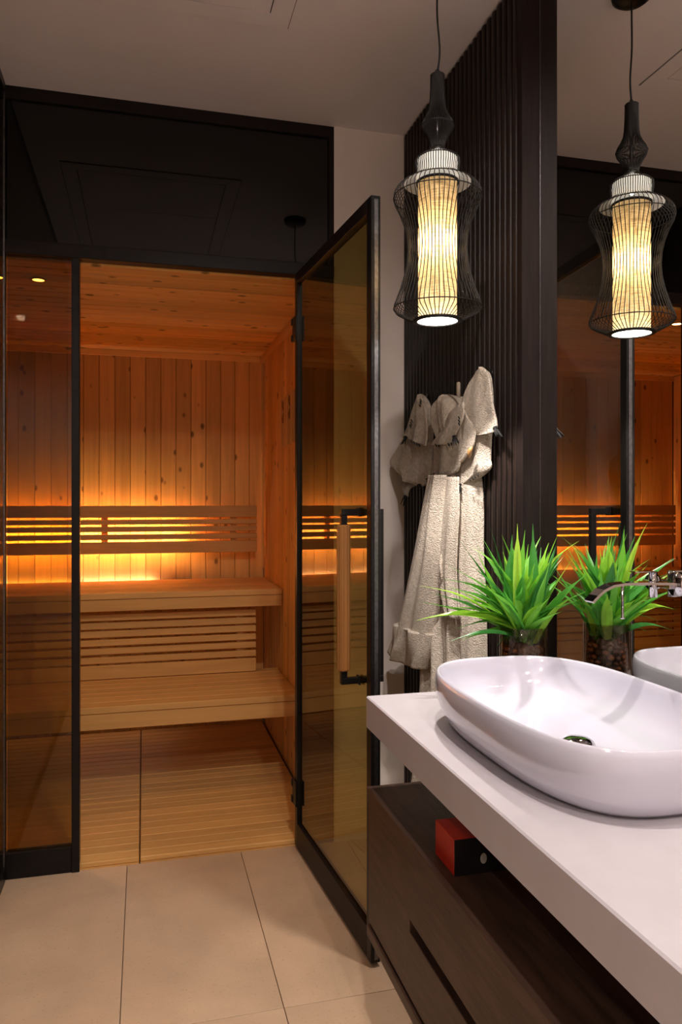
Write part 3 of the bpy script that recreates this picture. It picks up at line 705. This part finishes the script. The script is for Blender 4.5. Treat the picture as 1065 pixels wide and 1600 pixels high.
# ------------------------------------------------------------------ robe and towels on the slatted wall
XT = XS-.004
def PX(Xp, px): return Xp(px) if callable(Xp) else Xp
def tilt(pa, xa, pb, xb): return lambda px: xa+(xb-xa)*max(-.3, min(1.3, (px-pa)/(pb-pa)))
def off(g, d): return (lambda px: g(px)-d) if callable(g) else g-d
def interp(rows, t):
    n = len(rows)-1; x = t*n; i = min(int(x), n-1); f = x-i
    def cr(a, b, c, d): return .5*((2*b)+(-a+c)*f+(2*a-5*b+4*c-d)*f*f+(-a+3*b-3*c+d)*f**3)
    g = lambda j: rows[max(0, min(n, j))]
    return [cr(g(i-1)[k], g(i)[k], g(i+1)[k], g(i+2)[k]) for k in range(len(rows[0]))]
def drape(name, rows, Xp, mat, parent, nfold=4, amp=.012, ny=50, nx=44, seed=1, xback=None, fold0=.15, flat=False):
    """A hanging cloth: rows = (xl, yl, xr, yr, depth) down the photograph; each is set on the plane x = Xp and
    swells towards the room by its own depth with folds that grow downwards; its back lies near the wall."""
    rr = random.Random(seed); ph = [rr.uniform(0, 6.3) for _ in range(4)]; xb = xback if xback is not None else XT
    vs, fs = [], []; nb = 10
    for j in range(ny+1):
        t = j/ny; xl, yl, xr, yr, dp = interp(rows, t)
        for i in range(nx+1):
            s = i/nx; qx = xl+(xr-xl)*s; xp = PX(Xp, qx); p = at(qx, yl+(yr-yl)*s, X=xp)
            env = max(0., math.sin(math.pi*s))**.45
            fo = amp*(fold0+(1-fold0)*t)*(math.sin(2*math.pi*nfold*s+ph[0]+1.3*math.sin(2.2*t+ph[1]))+.5*math.sin(2*math.pi*nfold*1.9*s+ph[2]+1.5*t))
            d = (dp*env+fo*env**.5) if not flat else (dp+fo)
            vs.append((min(xp-d+dp*.5, xb-.004), p.y, p.z))
        for i in range(nb+1):
            s = 1-i/nb; qx = xl+(xr-xl)*(s*.96+.02); xp = PX(Xp, qx); p = at(qx, yl+(yr-yl)*(s*.96+.02), X=xp)
            vs.append((min(xb, xp+dp*.5+.002), p.y, p.z))
    m = nx+nb+2
    for j in range(ny):
        for k in range(m):
            k2 = (k+1)%m; fs.append((j*m+k, j*m+k2, (j+1)*m+k2, (j+1)*m+k))
    fs.append(tuple(range(m))); fs.append(tuple(ny*m+k for k in range(m)))
    return mesh(name, vs, fs, mat, parent, at((rows[0][0]+rows[0][2])/2, rows[0][1], X=PX(Xp, (rows[0][0]+rows[0][2])/2)))
def sheet(name, rows, Xp, mat, parent, amp=.004, nfold=2, seed=1, bow=.01, th=.004):
    """A thin folded flap hanging in front of the cloth behind it."""
    rr = random.Random(seed); ph = [rr.uniform(0, 6.3) for _ in range(3)]; ny, nx = 24, 24; vs, fs = [], []
    for lay in (0, 1):
        for j in range(ny+1):
            t = j/ny; xl, yl, xr, yr = interp(rows, t)
            for i in range(nx+1):
                s = i/nx; qx = xl+(xr-xl)*s; p = at(qx, yl+(yr-yl)*s, X=PX(Xp, qx))
                d = bow*math.sin(math.pi*s)+amp*t*math.sin(2*math.pi*nfold*s+ph[0]+t)+amp*.6*math.sin(5*t+ph[1])
                vs.append((p.x-d+lay*th, p.y, p.z))
    q = (nx+1)*(ny+1)
    for j in range(ny):
        for i in range(nx):
            a = j*(nx+1)+i; fs += [(a, a+1, a+nx+2, a+nx+1), (q+a+nx+1, q+a+nx+2, q+a+1, q+a)]
    def edge(idx):
        for a, b in zip(idx, idx[1:]): fs.append((a, b, q+b, q+a))
    edge([i for i in range(nx+1)]); edge([ny*(nx+1)+i for i in range(nx+1)]); edge([j*(nx+1) for j in range(ny+1)]); edge([j*(nx+1)+nx for j in range(ny+1)])
    return mesh(name, vs, fs, mat, parent, at((rows[0][0]+rows[0][2])/2, rows[0][1], X=PX(Xp, (rows[0][0]+rows[0][2])/2)))
def tassel(px, py_, Xp, parent, dx=0, dy=14):
    a = at(px, py_, X=PX(Xp, px)); b = at(px+dx, py_+dy, X=PX(Xp, px)); vs, fs = [], []; rr = random.Random(int(px))
    mid = a.lerp(b, .35)
    tube_geo([a, a.lerp(b, .12), a.lerp(b, .25)], [.003, .007, .005], 8, True, vs, fs)
    for k in range(9):
        o = Vector((rr.uniform(-.008,.008), rr.uniform(-.010,.010), rr.uniform(-.006,.004)))
        tube_geo([a.lerp(b, .15), mid+o*.5, b+o], [.0022, .0022, .0012], 5, True, vs, fs)
    o = mesh('tassel', vs, fs, 'stitch', parent, a); return o
def stitches(pts, Xp, parent, up=0):
    vs, fs = [], []
    for px, py_ in pts:
        a = at(px, py_, X=PX(Xp, px)); b = at(px+1.6, py_+3.6, X=PX(Xp, px)); tube_geo([a, b], .0021, 5, True, vs, fs)
    return mesh('stitching', vs, fs, 'stitch', parent, at(*pts[0], X=PX(Xp, pts[0][0])))
def hook(px, py_, label):
    p = at(px, py_, X=XS-.03)
    t = thing('wall_hook', label, 'hook', (XS, p.y, p.z), 'hooks on the slatted wall')
    tube('back_plate', [(XS-.004, p.y, p.z), (XS-.0004, p.y, p.z)], .016, 'black_metal', t, 16)
    tube('prong', [(XS-.004, p.y, p.z), (XS-.030, p.y, p.z), (XS-.038, p.y, p.z+.010), (XS-.038, p.y, p.z+.026)], .0048, 'black_metal', t, 10)
hook(656, 622, 'black wall hook holding the small towel nearest the corner'); hook(693, 628, 'black wall hook holding the bathrobe'); hook(752, 584, 'black wall hook holding the towel nearest the mirror')
# bathrobe
G_R = tilt(640, .910, 750, .936); G_L = tilt(605, .893, 668, .925); G_M = .910; G_T = tilt(708, .912, 777, .942)
robe = thing('bathrobe', 'cream terry bathrobe with long sleeve hanging to below the counter', 'bathrobe', tuple(at(700, 1215, X=.91)))
drape('robe_body', [(676,690,728,684,.04),(670,740,740,735,.045),(662,800,744,795,.05),(655,860,744,860,.055),(650,930,748,930,.055),(648,1000,750,1000,.055),(650,1060,750,1060,.055),(646,1130,746,1130,.055),(640,1190,742,1190,.055),(636,1224,738,1224,.055)],
      G_R, 'towel', robe, nfold=4.5, amp=.015, ny=80, nx=70, seed=4, fold0=.4)
drape('sleeve', [(671,742,690,742,.03),(661,800,686,806,.045),(648,860,684,868,.055),(634,915,676,930,.06),(620,962,668,985,.06),(610,995,662,1022,.055),(602,1017,656,1046,.045)],
      .868, 'towel', robe, nfold=2.2, amp=.010, seed=9, fold0=.3, xback=.94)
drape('cuff', [(616,969,668.5,992,.068),(609.5,995,663,1022,.065),(601.5,1018,656.5,1047,.055)], .866, 'towel', robe, nfold=2.2, amp=.010, ny=14, seed=9, fold0=.8, xback=.94)
drape('hood', [(696,617,700,616,.006),(686,624,706,619,.03),(674,640,716,630,.045),(676,662,722,656,.05),(684,684,726,684,.05),(690,704,728,704,.04)], .915, 'towel', robe, nfold=2, amp=.013, seed=3, fold0=.7)
sheet('lapel', [(690,745,714,745),(691,800,716,800),(689,850,714,850),(686,900,712,905),(696,965,716,968)], off(G_R, .032), 'towel', robe, bow=.012, seed=6, amp=.006)
tube('belt_loop', [at(694,858,X=.888), at(689,870,X=.878), at(688,884,X=.874), at(690,900,X=.878), at(688,925,X=.884)], [.003,.0045,.005,.0045,.003], 'towel', robe, 8)
# towel nearest the corner
tw = thing('hand_towel', 'cream hand towel with black tassels nearest the room corner', 'towel', tuple(at(640, 765, X=.91)), 'tasselled hand towels')
drape('cloth', [(655,616,656.5,615.5,.006),(651,623,660,620,.022),(644,640,665,634,.035),(634,668,668,664,.04),(620,696,668,700,.04),(605,721,667,738,.035),(617,736,660,757,.03),(627,746,652,760,.025)], G_L, 'towel', tw, nfold=1.6, amp=.007, seed=12)
sheet('flap', [(655,617,656.5,616),(650,627,661,624),(644,643,665,643),(638,664,667,672),(632,684,664,697)], off(G_L, .026), 'towel', tw, bow=.010, seed=2)
sheet('under_fold', [(618,738,652,757),(626,752,640,764),(631,768,635,776)], G_L, 'towel_trim', tw, bow=.004, seed=5)
tassel(634, 682, off(G_L, .040), tw, -5, 10); tassel(633, 774, off(G_L, .010), tw, -3, 15); tassel(655, 756, off(G_L, .018), tw, 0, 5)
stitches([(642,689),(646,690.5),(650,692),(654,694)], off(G_L, .040), tw); stitches([(642,656),(641,660),(640,664)], off(G_L, .038), tw); stitches([(656,628),(655,632),(656,624)], off(G_L, .036), tw)
# middle towel
tw2 = thing('hand_towel', 'cream hand towel draped in the middle over the bathrobe', 'towel', tuple(at(690, 745, X=.87)), 'tasselled hand towels')
sheet('cloth', [(688,668,716,640),(680,688,722,680),(678,712,722,706),(677,738,716,734),(684,748,700,744)], G_M-.008, 'towel', tw2, bow=.012, seed=8, amp=.005)
sheet('flap', [(696,655,722,628),(686,676,722,655),(678,690,712,680),(676,696,708,694)], G_M-.022, 'towel', tw2, bow=.010, seed=18, amp=.004)
tassel(709, 680, G_M-.036, tw2, 2, 14); tassel(678, 742, G_M-.016, tw2, -9, 8)
stitches([(680,694),(684,694),(700,693),(704,692)], G_M-.033, tw2); stitches([(716,651),(716,656),(716,661)], G_M-.034, tw2)
# towel nearest the mirror
tw3 = thing('hand_towel', 'cream hand towel with horn toggle and black tassels nearest the mirror', 'towel', tuple(at(735, 755, X=.92)), 'tasselled hand towels')
drape('cloth', [(748.5,574,750,573.5,.004),(744,580,755,577,.012),(734,600,763,590,.018),(724,640,766,640,.02),(718,680,763,690,.02),(714,712,762,716,.02),(710,740,762,732,.02),(714,754,744,748,.018),(718,759,726,757,.015)], off(G_T, -.006), 'towel', tw3, nfold=1.5, amp=.005, seed=22)
sheet('flap', [(748,574,750.5,573),(741,584,758,579),(730,604,765,594),(721,632,771,630),(717,660,777,672),(720,690,744,680)], off(G_T, .008), 'towel', tw3, bow=.006, seed=21, amp=.004)
sheet('side_fold', [(724,640,742,668),(719,668,742,686),(717,694,738,700),(714,716,728,714),(713,726,720,722)], off(G_T, .015), 'towel', tw3, bow=.006, seed=25, amp=.003)
tassel(772, 667, off(G_T, .014), tw3, 8, 14); tassel(718, 755, off(G_T, .012), tw3, 0, 14)
stitches([(733,748),(737,745.5),(741,743),(745,740.5)], off(G_T, .012), tw3); stitches([(711.5,730),(711.5,735),(711.5,740)], off(G_T, .012), tw3)
a = at(737, 698, X=.897); b = at(733, 716, X=.897)
tube('horn_toggle', [a, a.lerp(b, .3)+Vector((-.004,0,0)), a.lerp(b, .7)+Vector((-.003,0,0)), b], [.003, .007, .006, .002], 'horn', tw3, 10)
# pale peg
pg = at(716, 597, X=XS-.03); pg2 = at(716, 628, X=XS-.03)
pegt = thing('wooden_peg', 'short pale wooden peg upright between the hanging towels', 'peg', (pg2.x, pg2.y, pg2.z))
tube('rod', [(XS-.03, pg.y, pg2.z), (XS-.03, pg.y, pg.z-.004), (XS-.03, pg.y, pg.z)], [.0062, .0062, .004], 'peg_wood', pegt, 12)
tube('stem', [(XS-.0004, pg.y, pg2.z+.012), (XS-.030, pg.y, pg2.z+.012)], .005, 'peg_wood', pegt, 10)

# ------------------------------------------------------------------ recessed downlights of the bathroom, rear pair added for fill
for (x, y, e), lab in zip(P_DOWN, ('small white recessed ceiling downlight above the vanity side', 'small white recessed ceiling downlight over the open floor', 'added ceiling downlight behind the viewer for ambient light', 'added ceiling downlight in the rear left corner for ambient light')):
    t = thing('ceiling_downlight', lab, 'downlight', (x, y, CEIL), 'bathroom ceiling downlights')
    open_lathe('bezel', [(.030, 0), (.042, 0), (.042, -.004), (.034, -.005), (.030, -.001), (.030, 0)], (x, y, CEIL-.0003), 'white_liner', t, 28)
    lathe('lens', [(.0001, -.0015), (.029, -.0015)], (x, y, CEIL), 'down_glow', t, 24, False)
    l = bpy.data.lights.new('downlight_bulb', 'SPOT'); l.energy = e*4; l.color = (1, .90, .84); l.spot_size = 2.9; l.spot_blend = .6; l.shadow_soft_size = .03
    lo = bpy.data.objects.new('downlight_bulb', l); C.objects.link(lo); lo.parent = t; lo.location = (0, 0, -.012)
l = bpy.data.lights.new('sauna_bulb', 'SPOT'); l.energy = P_SAUNA*4; l.color = (1, .58, .24); l.spot_size = 2.2; l.spot_blend = .8; l.shadow_soft_size = .02
lo = bpy.data.objects.new('sauna_bulb', l); C.objects.link(lo); lo.parent = sd; lo.location = (0, 0, -.006)
